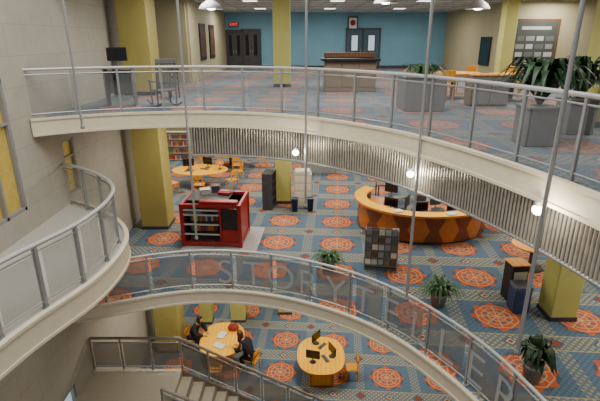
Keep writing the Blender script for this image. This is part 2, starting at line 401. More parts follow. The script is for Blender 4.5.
# ---------------------------------------------------------------- railings
def railing(path,z,h,bay,panel,label,posts_r=0.022,bottom=0.12,ptop=0.14,double=True,rr=0.032):
    e=thing('balcony_railing',label,'railing',(path[0][0],path[0][1],z))
    ox,oy=path[0][0],path[0][1]
    fine=resample(path,0.2); fine=[(p[0]-ox,p[1]-oy,(p[2]-z if len(p)>2 else 0)) for p in fine]
    MB().tube([(p[0],p[1],p[2]+h) for p in fine],rr,10).make('handrail',mHand,e)
    if double: MB().tube([(p[0],p[1],p[2]+h-0.11) for p in fine],0.016,8).make('upper_rail',mSteel,e)
    MB().tube([(p[0],p[1],p[2]+bottom) for p in fine],0.016,8).make('bottom_rail',mSteel,e)
    ps=resample(path,bay); ps=[(p[0]-ox,p[1]-oy,(p[2]-z if len(p)>2 else 0)) for p in ps]
    q0=None
    for i,p in enumerate(ps):
        if q0 is None:
            b=MB(); b.box((0,0,(h-0.03)/2),(posts_r*2,posts_r*2,h-0.03)); b.cyl((0,0,0),(0,0,0.02),0.06)
            q=b.make('post',mSteelP,e)
        else:
            q=q0.copy(); COL.objects.link(q); q.parent=e
        q0=q; q.location=p
        j=min(i+1,len(ps)-1); k=max(j-1,0); q.rotation_euler=(0,0,math.atan2(ps[j][1]-ps[k][1],ps[j][0]-ps[k][0]))
    if panel:
        f2=resample([(p[0],p[1],p[2]) for p in ps],bay/4)
        nb=len(ps)-1; npt=len(f2)-1
        for i in range(nb):
            i0=round(npt*i/nb); i1=round(npt*(i+1)/nb)
            seg=f2[i0:i1+1]
            if len(seg)<3: continue
            a=Vector(seg[0]).lerp(Vector(seg[1]),0.18); c=Vector(seg[-1]).lerp(Vector(seg[-2]),0.18)
            seg=[tuple(a)]+seg[1:-1]+[tuple(c)]
            MB().strip(seg,bottom+0.03,h-ptop,0.0).make('panel',panel,e)
    return e,fine
railing(offset(cu,0.1),ZU,1.07,0.95,mPanelU,'curved grey steel balcony railing with clear panels')
eA,fA=railing(offset(ca_,0.1),ZA,1.12,1.1,mPanelA,'curved grey steel railing with mesh banner panels spelling storyteller')
railing([tuple(p) for p in offset(cl,0.1)],ZL,1.07,0.85,mPanelL,'curved grey steel railing around the stone landing',rr=0.04,posts_r=0.03)
word="STORYTELLER"
path=resample([(p[0],p[1]) for p in offset(ca_,0.06)],0.05)
start=next(i for i,p in enumerate(path) if p[0]>-2.0); end=max(i for i,p in enumerate(path) if p[1]>6.25)
for k,chx in enumerate(word):
    i=round(start+(end-start)*k/(len(word)-1)); p=path[i]; q=path[min(i+2,len(path)-1)]; r=path[max(i-2,0)]
    a=math.atan2(q[1]-r[1],q[0]-r[0])
    cu_=bpy.data.curves.new('letter','FONT'); cu_.body=chx; cu_.size=0.98; cu_.extrude=0.0; cu_.align_x='CENTER'; cu_.offset=-0.008
    t=bpy.data.objects.new('tmp',cu_); COL.objects.link(t); bpy.context.view_layer.update()
    me=bpy.data.meshes.new_from_object(t.evaluated_get(bpy.context.evaluated_depsgraph_get())); bpy.data.objects.remove(t)
    me.materials.clear(); me.materials.append(mLetter)
    ob=bpy.data.objects.new('letter',me); COL.objects.link(ob); ob.parent=eA
    ob.location=(p[0]-eA.location.x,p[1]-eA.location.y,0.20); ob.rotation_euler=(math.pi/2,0,a)

# ---------------------------------------------------------------- lower landing and stairs
SX=-3.35
b=MB(); b.prism([(WX,6),(SX,6),(SX,10.8),(WX,10.8)],ZS-0.25,ZS); struct(b.make('floor_stair_landing',mStair))
e=thing('staircase','beige stone staircase descending to the ground floor','stairs',(SX,9.8,0))
SWD=1.75
b=MB(); n=15; rise=ZS/n; tr=0.32
for i in range(n-1):
    zt=ZS-(i+1)*rise; b.box((tr*(i+0.5),0,zt-0.13),(tr,SWD,0.26))
b.make('steps',mStair,e)
b=MB()
for i in range(n-1):
    zt=ZS-(i+1)*rise; b.box((tr*(i+1)-0.02,0,zt+0.004),(0.04,SWD,0.008))
b.make('nosing',mNose,e)
for sgn in(-1,1):
    b=MB(); y=sgn*(SWD/2+0.03)
    vs=[(0,y-.03,ZS+0.05),(tr*n,y-.03,0.05),(tr*n,y-.03,0),(tr*(n-1),y-.03,0),(0,y-.03,ZS-0.4)]
    vs+= [(x,yy+.06,z) for x,yy,z in vs]; m=5
    b.add(vs,[tuple(range(m)),tuple(range(2*m-1,m-1,-1))]+[(i,m+i,m+(i+1)%m,(i+1)%m) for i in range(m)])
    b.make('stringer',mTaupe,e)
def balrail(pts,label):
    e=thing('stair_railing',label,'railing',pts[0])
    o=Vector(pts[0]); P=[Vector(p)-o for p in pts]
    f=[]
    for i in range(len(P)-1):
        n=max(1,int((P[i+1]-P[i]).length/0.2)); f+=[P[i].lerp(P[i+1],k/n) for k in range(n)]
    f.append(P[-1])
    MB().tube([p+Vector((0,0,1.05)) for p in f],0.04,10).make('handrail',mHandB,e)
    MB().tube([p+Vector((0,0,0.1)) for p in f],0.02,8).make('bottom_rail',mSteelP,e)
    MB().tube([p+Vector((0,0,0.9)) for p in f],0.02,8).make('upper_rail',mSteelP,e)
    q=None
    for i in range(len(P)-1):
        seg=P[i+1]-P[i]; d=seg.length
        n=max(1,round(d/0.8))
        for k in range(n+(i==len(P)-2)):
            p=P[i]+seg*(k/n)
            if q is None:
                q=MB().box((0,0,0.52),(0.05,0.05,1.04)).make('post',mHandB,e); q.location=p
            else:
                o2=q.copy(); COL.objects.link(o2); o2.parent=e; o2.location=p
            if k<n:
                a=P[i]+seg*((k+0.06)/n); c=P[i]+seg*((k+0.94)/n)
                MB().strip([tuple(a),tuple(c)],0.13,0.88,0.0).make('panel',mPanelS,e)
    return e
balrail([(-5.85,10.78,ZS),(SX,10.78,ZS),(SX+4.5,10.78,0.16)],'brown grey metal railing with mesh panels, far stair side')
balrail([(SX+0.05,8.83,ZS),(SX+4.5,8.83,0.16)],'brown grey metal railing with mesh panels, near stair side')

# ---------------------------------------------------------------- hanging poles and lamps
for (x,y,zb) in ((-4.65,9.8,9.7),(-2.58,10.5,6.8),(0.13,10.1,7.8),(2.16,8.15,6.5),(3.0,5.3,7.4)):
    e=thing('hanging_pole','slim grey steel pole hanging in front of the balconies','pole',(x,y,zb),group='slim steel poles in the atrium')
    MB().cyl((0,0,0),(0,0,14.6-zb),0.028).make('rod',mSteel,e)
    MB().lathe([(0.0,-0.03),(0.04,-0.02),(0.045,0.03),(0.028,0.06)],n=12).make('end_cap',mSteelP,e)
for (x,y,z) in ((-0.1,10.24,9.05),(2.10,8.42,9.07),(3.09,5.6,9.4)):
    e=thing('globe_lamp','small bright white globe lamp fixed to the slatted screen','lamp',(x,y,z),group='globe lamps on the screen')
    MB().lathe([(0.001,-0.07),(0.04,-0.06),(0.065,-0.03),(0.072,0.0),(0.065,0.03),(0.04,0.06),(0.001,0.07)],n=16).make('globe',mLampGlow,e)
    MB().cyl((0,0.05,0.02),(0.04,0.14,0.06),0.02).make('arm',mSteelP,e)
    b=MB(); b.cyl((0,0,0.06),(0,0,0.12),0.05,0.03); b.make('cap',mSteelP,e)
    l=bpy.data.lights.new('globe_light','POINT'); l.energy=26; l.color=(1,0.88,0.7); l.shadow_soft_size=0.08
    o=bpy.data.objects.new('globe_light',l); COL.objects.link(o); o.location=(x-0.05,y-0.16,z)
for (x,y,z) in ((-2.5,14,12.28),(5.0,14,12.28),(2.45,14.3,12.45)):
    e=thing('pendant_lamp','metal dome pendant lamp hanging from the ceiling','lamp',(x,y,z),group='dome pendants on the upper floor')
    MB().lathe([(0.34,0.0),(0.33,0.04),(0.27,0.12),(0.15,0.2),(0.08,0.24),(0.05,0.32),(0.001,0.33)],n=24).make('shade',mSteelP,e)
    MB().lathe([(0.001,-0.03),(0.1,-0.01),(0.14,0.04),(0.1,0.1),(0.001,0.14)],n=16).make('bulb',mLampGlow,e)
    MB().cyl((0,0,0.3),(0,0,CEIL-z),0.012).make('stem',mSteelP,e)
for (x,y) in ((-2,20),(1.5,20),(5,20),(-2,25),(1.5,25),(5,25),(8,16),(11,16)):
    e=thing('ceiling_light','recessed square ceiling light with frosted diffuser','light',(x,y,CEIL-0.02),group='recessed ceiling lights')
    MB().box((0,0,0.0),(0.62,0.62,0.03),bev=0.01).make('frame',mWhite,e)
    MB().box((0,0,-0.018),(0.54,0.54,0.01)).make('diffuser',mLampDim,e)

# ---------------------------------------------------------------- furniture builders
def text_mesh(s,size,m,parent,loc,rot,name='lettering',ext=0.004):
    c=bpy.data.curves.new(name,'FONT'); c.body=s; c.size=size; c.extrude=ext; c.align_x='CENTER'; c.align_y='CENTER'
    t=bpy.data.objects.new('tmp',c); COL.objects.link(t); bpy.context.view_layer.update()
    me=bpy.data.meshes.new_from_object(t.evaluated_get(bpy.context.evaluated_depsgraph_get())); bpy.data.objects.remove(t)
    me.materials.clear(); me.materials.append(m)
    ob=bpy.data.objects.new(name,me); COL.objects.link(ob); ob.parent=parent; ob.location=loc; ob.rotation_euler=rot
    return ob
def chair(loc,rz,label,m=None,group=None):
    m=m or mOrange
    e=thing('chair',label,'chair',loc,rz,group)
    MB().box((0,0,0.45),(0.44,0.44,0.04),bev=0.015).make('seat',m,e)
    b=MB(); b.box((0,-0.21,0.80),(0.40,0.03,0.18),bev=0.01); b.box((0,-0.21,0.60),(0.36,0.02,0.05)); b.make('backrest',m,e)
    for sx in(-1,1):
        for sy in(-1,1):
            b=MB(); b.cyl((sx*.19,sy*.19,0),(sx*.18,sy*.18,0.44 if sy>0 else 0.86),0.02,n=8); b.make('leg',m,e)
    return e
def office_chair(loc,rz,label):
    e=thing('office_chair',label,'chair',loc,rz)
    MB().lathe([(0.001,0.44),(0.2,0.44),(0.24,0.47),(0.23,0.51),(0.001,0.52)],n=20).make('seat',mDark2,e)
    b=MB(); b.box((0,-0.24,0.80),(0.42,0.05,0.42),bev=0.02); b.make('backrest',mDark2,e)
    MB().cyl((0,-0.2,0.46),(0,-0.24,0.65),0.02).make('back_support',mDark,e)
    b=MB(); b.cyl((0,0,0.1),(0,0,0.45),0.03)
    for k in range(5):
        a=k*2*math.pi/5; b.cyl((0,0,0.12),(0.27*math.cos(a),0.27*math.sin(a),0.07),0.022,0.015,n=8)
        b.lathe([(0.001,-.03),(0.025,-.02),(0.03,0),(0.025,.02),(0.001,.03)],(0.27*math.cos(a),0.27*math.sin(a),0.031),n=10)
    b.make('base',mDark,e); return e
def monitor(loc,rz,label='black flat computer monitor on the counter'):
    e=thing('computer_monitor',label,'monitor',loc,rz)
    b=MB(); b.box((0,0,0.32),(0.50,0.04,0.34),bev=0.012); b.make('housing',mDark,e)
    MB().box((0,-0.022,0.325),(0.45,0.004,0.28)).make('screen',mScreen,e)
    b=MB(); b.lathe([(0.001,0.0),(0.12,0.0),(0.12,0.012),(0.02,0.02),(0.02,0.18)],n=16); b.make('stand',mDark2,e)
    b=MB(); b.box((0,-0.28,0.012),(0.42,0.14,0.022),bev=0.006); b.make('keyboard',mDark2,e)
    return e
def foliage(n,R,H,w=0.05,droop=1.0,seed=1,broad=False):
    rnd=random.Random(seed); b=MB()
    for i in range(n):
        a=rnd.uniform(0,2*math.pi); l=R*rnd.uniform(0.35,1.0); hh=H*rnd.uniform(0.5,1.1)
        ww=w*rnd.uniform(0.7,1.3); d=Vector((math.cos(a),math.sin(a),0)); sd=Vector((-d.y,d.x,0))
        vs=[];fs=[];K=6
        for k in range(K+1):
            t=k/K; p=d*(l*t)+Vector((0,0,hh*(2.1*t-1.9*t*t*droop)))
            wd=ww*math.sin(math.pi*min(0.98,0.12+t*0.88))
            if not broad: wd=ww*(1-t*0.85)
            vs+= [p-sd*wd,p+Vector((0,0,-wd*0.3)),p+sd*wd]
        for k in range(K):
            q=3*k; fs+=[(q,q+1,q+4,q+3),(q+1,q+2,q+5,q+4)]
        b.add(vs,fs,0,True)
    return b
def plant(loc,label,potR=0.2,potH=0.35,R=0.55,H=0.6,n=46,box=False,m=None,pm=None,seed=1,w=0.04,droop=1.0,broad=False):
    e=thing('potted_plant',label,'plant',loc)
    pm=pm or mGreyL
    if box:
        b=MB(); W=potR*2
        b.box((0,0,potH/2),(W,W,potH),bev=0.015)
        b.box((0,0,potH+0.01),(W+0.04,W+0.04,0.04),bev=0.01)
        b.make('planter',pm,e)
    else:
        MB().lathe([(0.001,0),(potR*.72,0),(potR*.95,potH*.9),(potR*1.03,potH*.9),(potR*1.03,potH),(potR*.88,potH),(potR*.85,potH*.9),(0.001,potH*.88)],n=20).make('pot',pm,e)
    MB().lathe([(0.001,0.03),(potR*.85,0.0)],(0,0,potH+0.02 if box else potH*.93),n=16).make('soil',mNose,e)
    foliage(n,R,H,w,droop,seed,broad).make('foliage',m or mLeaf,e,(0,0,potH)); return e
def round_table(loc,rx,ry,label,h=0.75,m=None,rz=0):
    m=m or mOrange
    e=thing('table',label,'table',loc,rz)
    MB().lathe([(0.001,h-0.05),(0.96,h-0.05),(1.0,h-0.03),(1.0,h-0.01),(0.985,h),(0.001,h)],n=40,sx=rx,sy=ry,smooth=False).make('table_top',m,e)
    b=MB(); b.cyl((0,0,0.05),(0,0,h-0.05),0.07); b.lathe([(0.001,0.06),(0.05,0.06),(0.32,0.03),(0.34,0),(0.001,0)],n=24)
    b.make('pedestal',mDark2,e); return e
BK=None
def books(x0,y,z,length,n,group,seed=0):
    global BK
    rnd=random.Random(seed)
    if BK is None:
        BK=[]
        for c in bookc:
            b=MB(); b.box((0,-0.008,0.12),(0.028,0.15,0.225),mi=1); b.box((-0.0165,0,0.12),(0.004,0.165,0.24)); b.box((0.0165,0,0.12),(0.004,0.165,0.24)); b.box((0,-0.082,0.12),(0.036,0.005,0.24))
            me=b.make('tmpbook',[c,mPaper]); BK.append(me.data); bpy.data.objects.remove(me)
    names=('red','blue','cream','green','orange')
    for i in range(n):
        k=rnd.randrange(5); ob=bpy.data.objects.new('book',BK[k]); COL.objects.link(ob)
        t=(i+0.5)/n*length
        ob.scale=(min(1.6,length/n/0.04),1,rnd.uniform(0.8,1.05))
        ob.location=(x0+t,y,z+0.002)
        tag(ob,names[k]+' hardcover book standing upright on the shelf','book',group)
def shelf(loc,rz,w,h,d,nsh,m,label):
    e=thing('bookshelf',label,'shelf',loc,rz)
    b=MB(); b.box((-w/2+.015,0,h/2),(.03,d,h)); b.box((w/2-.015,0,h/2),(.03,d,h)); b.box((0,d/2-.01,h/2),(w-.06,.015,h)); b.make('frame',m,e)
    for k in range(nsh+1):
        MB().box((0,-0.0,0.06+(h-0.08)*k/nsh),(w-.06,d-0.03,0.025)).make('shelf_board',m,e)
    return e

# ---- upper floor
e=thing('reception_desk','brown reception desk with near black counter top','desk',(1.68,16.2,ZU))
MB().box((0,0,0.5),(1.72,0.7,1.0),bev=0.02).make('body',mTaupe,e)
MB().box((0,0,0.06),(1.66,0.66,0.12)).make('plinth',mDark2,e)
MB().box((0,-0.02,1.04),(1.95,0.95,0.08),bev=0.02).make('counter_top',mDark,e)
b=MB(); b.box((0,0.28,1.17),(1.7,0.25,0.17),bev=0.02); b.make('rear_shelf',mBrown,e)
for k in range(3): MB().box((-0.57+k*0.57,-0.36,0.55),(0.53,0.02,0.78),bev=0.006).make('front_panel',mTaupe,e)
monitor((1.75,17.2,ZU+0.75),math.pi,'black computer monitor behind the reception desk')
e=thing('work_table','brown work table behind the reception desk','table',(1.75,17.3,ZU)); MB().box((0,0,0.73),(1.5,0.7,0.04),bev=.01).make('table_top',mBrown,e)
for sx in(-1,1):
    for sy in(-1,1): MB().box((sx*.7,sy*.3,0.355),(0.05,0.05,0.71)).make('leg',mDark2,e)
e=thing('rocking_chair','weathered dark grey wooden rocking chair behind the railing','chair',(-3.6,12.4,ZU),math.radians(35))
MB().box((0,0,0.42),(0.54,0.5,0.035),bev=0.01).make('seat',mGreyD,e)
b=MB()
for k in range(6): b.box((-0.2+k*0.08,-0.30,0.82),(0.035,0.02,0.68),rx=0.15)
b.box((0,-0.36,1.16),(0.54,0.03,0.12),bev=0.01); b.box((0,-0.25,0.52),(0.5,0.03,0.05)); b.make('backrest',mGreyD,e)
for sx in(-1,1):
    b=MB(); b.tube([(sx*.27,-0.55+0.11*k,0.025+0.12*((k-5)/5)**2) for k in range(11)],0.022); b.make('rocker',mGreyD,e)
    b=MB(); b.box((sx*.29,0.0,0.66),(0.07,0.55,0.03),bev=0.01); b.make('armrest',mGreyD,e)
    b=MB(); b.cyl((sx*.25,0.22,0.05),(sx*.27,0.22,0.65),0.02); b.make('leg',mGreyD,e)
    b=MB(); b.cyl((sx*.25,-0.22,0.05),(sx*.25,-0.34,1.12),0.02); b.make('leg',mGreyD,e)
e=thing('computer_desk','grey standing computer desk beside the stone wall','desk',(-4.75,12.5,ZU),0.2)
b=MB(); b.box((0,0,0.98),(0.75,0.6,0.04),bev=0.01); b.make('desk_top',mGrey,e)
for sx in(-1,1): MB().box((sx*.34,0,0.48),(0.03,0.55,0.96)).make('side_panel',mGreyD,e)
MB().box((0,0.2,0.6),(0.66,0.02,0.6)).make('back_panel',mGreyD,e)
monitor((-4.75,12.5,ZU+1.0),0.2,'black computer monitor on the grey standing desk')
chair((-3.9,14.1,ZU),2.5,'dark wooden chair near the standing desk',mDark2)
plant((3.05,11.9,ZU),'bushy trailing green plant in a large square grey planter',0.5,0.8,0.7,0.5,110,True,mLeaf,mPlanter,3,0.045)
plant((3.98,7.75,ZU),'tall arching dark green palm in a square grey planter',0.26,0.62,0.85,1.2,80,True,mLeafD,mPlanter,4,0.06,0.95,True)
plant((5.2,8.75,ZU),'bushy dark green palm in a square grey planter',0.26,0.62,0.8,1.2,70,True,mLeafD,mPlanter,5,0.06,0.95,True)
round_table((4.6,14.2,ZU),0.75,0.6,'orange maple round reading table on the upper floor')
round_table((6.1,13.6,ZU),0.7,0.6,'orange maple round reading table near the palms')
chair((4.0,13.1,ZU),0.2,'orange wooden chair pulled up to a round table'); chair((5.3,15.1,ZU),2.0,'orange wooden chair between two round tables')
chair((6.6,14.6,ZU),2.8,'orange wooden chair behind a round table')
e=thing('cabinet','low cabinet with wooden top and two grey doors','cabinet',(5.0,12.6,ZU))
MB().box((0,0,0.40),(1.0,0.5,0.76),bev=0.01).make('body',mTaupe,e); MB().box((0,0,0.80),(1.05,0.55,0.04),bev=0.01).make('top',mOrange,e)
for sx in(-1,1):
    d=MB().box((sx*.24,-0.26,0.40),(0.46,0.02,0.68),bev=0.006).make('door',mPlanter,e); MB().cyl((sx*.05,-0.29,0.4),(sx*.05,-0.29,0.52),0.01,n=8).make('handle',mSteel,d)
for (y,l) in ((21.9,'dark framed portrait picture on the beige wall'),(24.2,'dark framed landscape picture on the beige wall')):
    e=thing('framed_picture',l,'picture',(-4.37,y,ZU+0.8))
    b=MB(); b.box((0,0,0.75),(0.04,1.3,1.55),bev=0.01); b.make('frame',mDark,e); MB().box((0.022,0,0.75),(0.006,1.0,1.25)).make('print',mBrown,e)
e=thing('exit_sign','red illuminated exit sign on the back wall','sign',(-3.85,28.7,12.15)); MB().box((0,0,0.12),(0.55,0.08,0.27),bev=0.01).make('housing',mDark2,e)
text_mesh('EXIT',0.23,mExit,e,(0,-0.045,0.12),(math.pi/2,0,0))
def door(x,w,h,name,y=28.98):
    b=MB(); t=0.09
    b.box((-w/2-t/2,0,h/2+t/2),(t,.16,h+t)); b.box((w/2+t/2,0,h/2+t/2),(t,.16,h+t)); b.box((0,0,h+t/2),(w,.16,t))
    b.box((0,0.02,h/2),(w,.05,h),mi=1)
    for sx in(-1,1):
        b.box((sx*w/4,-0.01,h*0.62),(w/2-0.3,.03,h*0.55),mi=2)
        b.cyl((sx*.07,-0.06,h*.42),(sx*.07,-0.06,h*.5),0.015,mi=3)
    b.box((0,-0.012,h/2),(0.02,.03,h),mi=0)
    return struct(b.make(name,[mDark2,mDark2,mScreen,mSteel],loc=(x,y,ZU)))
door(-3.9,0.95,2.1,'door_1'); door(-2.9,1.0,2.15,'door_2')
# dark blue double doorway with two small lit windows
b=MB(); b.box((0,0,1.1),(0.07,.16,2.2)); b.box((0,0,2.24),(2.1,.16,0.09)); b.box((-1.0,0,1.1),(0.07,.16,2.2)); b.box((1.0,0,1.1),(0.07,.16,2.2))
b.box((0,0.02,1.1),(1.96,.05,2.2),mi=1)
for sx in(-1,1):
    b.box((sx*.5,-0.012,1.45),(0.46,.03,0.95),mi=0); b.box((sx*.5,-0.03,1.45),(0.36,.02,0.85),mi=2); b.cyl((sx*.12,-0.05,0.9),(sx*.12,-0.05,1.1),0.015,mi=3)
struct(b.make('door_3',[mDark2,mDoorB,mWinB,mSteel],loc=(3.75,28.98,ZU)))
e=thing('framed_emblem','small framed red emblem on the teal wall','picture',(3.1,28.9,12.05)); 
MB().box((0,0,0.3),(0.6,0.05,0.75),bev=0.01).make('frame',mDark2,e); MB().box((0,-0.03,0.3),(0.45,0.01,0.58)).make('print',mPaper,e)
b=MB(); b.lathe([(0.001,0),(0.16,0.0),(0.16,0.012),(0.001,0.012)],n=20); q=b.make('crest',mRed,e,(0,-0.03,0.32)); q.rotation_euler=(math.pi/2,0,0)
e=thing('wall_television','black flat television mounted on the beige wall','television',(8.55,22.4,ZU+0.55)); MB().box((0,0,0.6),(0.07,1.2,1.25),bev=0.02).make('housing',mDark,e); MB().box((-0.037,0,0.6),(0.005,1.1,1.15)).make('screen',mScreen,e)
e=thing('notice_board','dark grey green information board with white sheets','board',(9.6,19.95,ZU+0.2))
b=MB(); b.box((0,0,1.1),(1.9,0.06,2.3),bev=0.01); b.make('frame',mBrown,e); MB().box((0,-0.035,1.1),(1.72,0.01,2.1)).make('backing',mBoard,e)
for r in range(5):
    for c in range(4): MB().box((-0.6+c*0.4,-0.045,0.26+r*0.31),(0.28+0.06*((r+c)%2),0.008,0.18)).make('notice',(mGrey,mGreyL,mGreyD)[(r*2+c)%3],e)
MB().box((0,-0.045,1.9),(1.2,0.008,0.12)).make('title_strip',mGreyL,e)

# ---- main floor: circulation desk
DC=(4.3,15.35); 
e=thing('circulation_desk','large curved orange wood circulation desk with angular veneer front','desk',(DC[0],DC[1],ZA))
def arc(rx,ry,a0,a1,n): return [(rx*math.cos(math.radians(a0+(a1-a0)*k/n)),ry*math.sin(math.radians(a0+(a1-a0)*k/n))) for k in range(n+1)]
def ringprism(ro,ri,a0,a1,z0,z1,n=56):
    o1=arc(ro[0],ro[1],a0,a1,n); i1=arc(ri[0],ri[1],a0,a1,n)
    b=MB(); vs=[];fs=[]
    for k in range(n+1):
        vs+=[(o1[k][0],o1[k][1],z0),(o1[k][0],o1[k][1],z1),(i1[k][0],i1[k][1],z1),(i1[k][0],i1[k][1],z0)]
    for k in range(n):
        for j in range(4): fs.append((4*k+j,4*k+(j+1)%4,4*k+4+(j+1)%4,4*k+4+j))
    fs+=[(0,1,2,3),(4*n+3,4*n+2,4*n+1,4*n)]
    b.add(vs,fs); return b
a0,a1=140,395
ringprism((2.24,1.85),(2.12,1.73),a0,a1,0.1,0.98).make('front',mFront,e)
ringprism((2.14,1.75),(1.55,1.3),a0,a1,0,0.1).make('plinth',mDark2,e)
ringprism((2.37,1.98),(1.94,1.54),a0,a1,0.98,1.04).make('counter_top',mYellow,e)
ringprism((2.38,1.99),(2.36,1.97),a0,a1,0.975,1.045).make('edge_band',mBase,e)
ringprism((1.92,1.52),(1.35,1.0),a0,a1,0.70,0.74).make('work_surface',mBase,e)
monitor((3.1,14.75,ZA+0.74),math.radians(-35)); monitor((4.0,14.3,ZA+0.74),0.1); monitor((5.1,14.4,ZA+0.74),0.4); monitor((3.4,16.3,ZA+0.74),2.6)
office_chair((4.2,15.4,ZA),2.6,'black swivel chair inside the circulation desk'); office_chair((3.65,15.7,ZA),1.0,'black swivel chair behind the counter'); office_chair((4.95,15.5,ZA),3.3,'black swivel chair at the work surface')
e=thing('side_table','dark equipment table behind the circulation desk','table',(4.0,17.9,ZA)); MB().box((0,0,0.75),(1.8,0.7,0.04),bev=0.01).make('table_top',mBrown,e)
for sx in(-1,1):
    for sy in(-1,1): MB().box((sx*.84,sy*.3,0.36),(0.05,0.05,0.73)).make('leg',mDark2,e)
monitor((3.6,17.9,ZA+0.77),0.2,'black computer monitor on the equipment table'); monitor((4.4,17.9,ZA+0.77),-0.2,'black computer monitor on the equipment table')
for (x,y) in ((4.8,13.6),(3.15,13.85),(6.0,14.1)):
    b=MB(); b.box((0,0,0.01),(0.3,0.22,0.02)); b.box((0.02,0.01,0.03),(0.28,0.21,0.015),rz=0.2); tag(b.make('paper_stack',mPaper,loc=(x,y,ZA+1.045),rz=0.3),'stack of white papers on the curved counter','paper')

# red display booth
e=thing('display_booth','dark red display booth with black shelves and solid side panels','display stand',(-2.75,14.1,ZA),math.radians(-4))
W,D,H=1.95,1.5,1.45
for sx in(-1,1):
    for sy in(-1,1): MB().box((sx*(W/2-.06),sy*(D/2-.06),H/2),(0.12,0.12,H),bev=0.01).make('post',mRed,e)
for z in (0.12,H-0.06):
    b=MB(); b.box((0,-D/2+.06,z),(W-.2,0.1,0.12),bev=.01); b.box((0,D/2-.06,z),(W-.2,0.1,0.12),bev=.01); b.box((-W/2+.06,0,z),(0.1,D-.2,0.12),bev=.01); b.box((W/2-.06,0,z),(0.1,D-.2,0.12),bev=.01); b.make('rail',mRed,e)
MB().box((W/2-.06,0,0.75),(0.04,D-.22,1.2)).make('side_panel',mRed,e)
MB().box((-W/2+.06,0,0.75),(0.04,D-.22,1.2)).make('side_panel',mRed,e)
MB().box((0,D/2-.06,0.75),(W-.22,0.04,1.2)).make('back_panel',mDark,e)
MB().box((0.3,-D/2+.08,0.72),(0.06,0.1,1.2)).make('divider',mRed,e)
MB().box((0.62,-D/2+.10,0.95),(0.56,0.04,0.7)).make('front_panel',mDark,e)
MB().box((0.62,-D/2+.09,0.38),(0.56,0.04,0.42)).make('lower_panel',mRed,e)
for z in (0.45,0.78,1.1): MB().box((-0.31,-0.05,z),(1.12,1.2,0.03)).make('shelf_board',mDark,e)
for z in (0.45,0.78,1.1,1.26): MB().box((-0.30,-D/2+.02,z),(1.12,0.025,0.05)).make('shelf_edge',mGreyL,e)
MB().box((-0.15,0.1,1.47),(1.3,1.1,0.05),bev=.01).make('canopy',mDark2,e)
MB().box((0.25,-0.6,1.50),(1.2,0.25,0.10),bev=.02).make('front_board',mRed,e)
tag(MB().box((0,0,0.08),(0.32,0.24,0.16),bev=.02).box((0,0,0.17),(0.34,0.26,0.03),bev=.008).make('box',mGreyL,loc=(-3.1,14.3,ZA+1.496),rz=0.3),'pale grey lidded box on top of the booth','box')
tag(MB().box((0,0,0.06),(0.4,0.28,0.12),bev=.02).box((0,0,0.13),(0.3,0.2,0.03),bev=.008).make('box',mRed,loc=(-2.45,14.25,ZA+1.496),rz=-0.2),'dark red box on top of the booth','box')
tag(MB().box((0,0,0.11),(0.26,0.26,0.22),bev=.02).box((0,0,0.225),(0.28,0.28,0.02),bev=.008).make('box',mDark2,loc=(-2.8,14.55,ZA+1.496),rz=0.1),'black square box on top of the booth','box')
books(-3.5,13.72,ZA+0.465,0.85,14,'books in the red booth',11); books(-3.5,13.72,ZA+0.795,0.85,14,'books in the red booth',12)
tag(MB().box((0,0,0.012),(2.4,2.0,0.02),bev=0.008).make('floor_mat',mGreyL,loc=(-2.5,14.1,ZA),rz=-0.07),'pale grey floor mat under the red booth','mat')

round_table((-4.5,20.0,ZA),1.25,0.9,'orange maple round computer table',m=mYellow); round_table((-3.6,23.2,ZA),1.2,0.9,'orange maple round computer table near the shelves',m=mYellow)
monitor((-5.0,20.0,ZA+.75),0.3,'black computer monitor on the round table'); monitor((-4.2,20.3,ZA+.75),-0.4,'black computer monitor on the round table'); monitor((-3.7,23.2,ZA+.75),0.2,'black computer monitor on the round table')
e=thing('table_lamp','small brown shaded table lamp on the round table','lamp',(-3.6,20.0,ZA+.75)); MB().lathe([(0.001,0),(0.1,0),(0.1,0.02),(0.02,0.04),(0.02,0.3)],n=16).make('base',mBrown,e); MB().lathe([(0.2,0.26),(0.1,0.46),(0.001,0.47)],n=20).make('shade',mBase,e)
for (x,y,r) in ((-5.5,18.9,-0.6),(-4.3,18.7,0),(-3.0,19.4,0.9),(-2.9,20.8,1.9),(-3.1,21.9,0),(-2.0,23.2,1.6),(-4.7,22.0,-0.4)): chair((x,y,ZA),r,'orange wooden chair at a round computer table',mOrange,'chairs around the computer tables')
for i,(x,y) in enumerate(((-6.6,24.5),(-5.4,26.5),(-3.8,27.2),(-2.4,27.6))):
    shelf((x,y,ZA),0,1.3,1.6,0.3,4,mOrange if i%2 else mGreyL,'tall open bookshelf filled with coloured books')
    for k in range(4): books(x-0.6,y-0.03,ZA+0.073+(1.52)*k/4,1.2,15,'books on the back shelves',20+i*5+k)
shelf((-1.2,17.1,ZA),math.radians(80),0.7,1.45,0.4,4,mDark2,'dark narrow display shelf beside the yellow pillar')
e=thing('printer_cabinet','tall white and beige cabinet beside the yellow pillar','cabinet',(0.1,17.3,ZA))
MB().box((0,0,0.68),(0.7,0.6,1.36),bev=.01).make('body',mGreyL,e)
for k in range(4): MB().box((0,-0.31,0.22+k*0.32),(0.62,0.02,0.27),bev=.006).make('drawer',mCream,e)
MB().box((0,0,1.42),(0.6,0.5,0.12),bev=.02).make('top_tray',mCream,e)
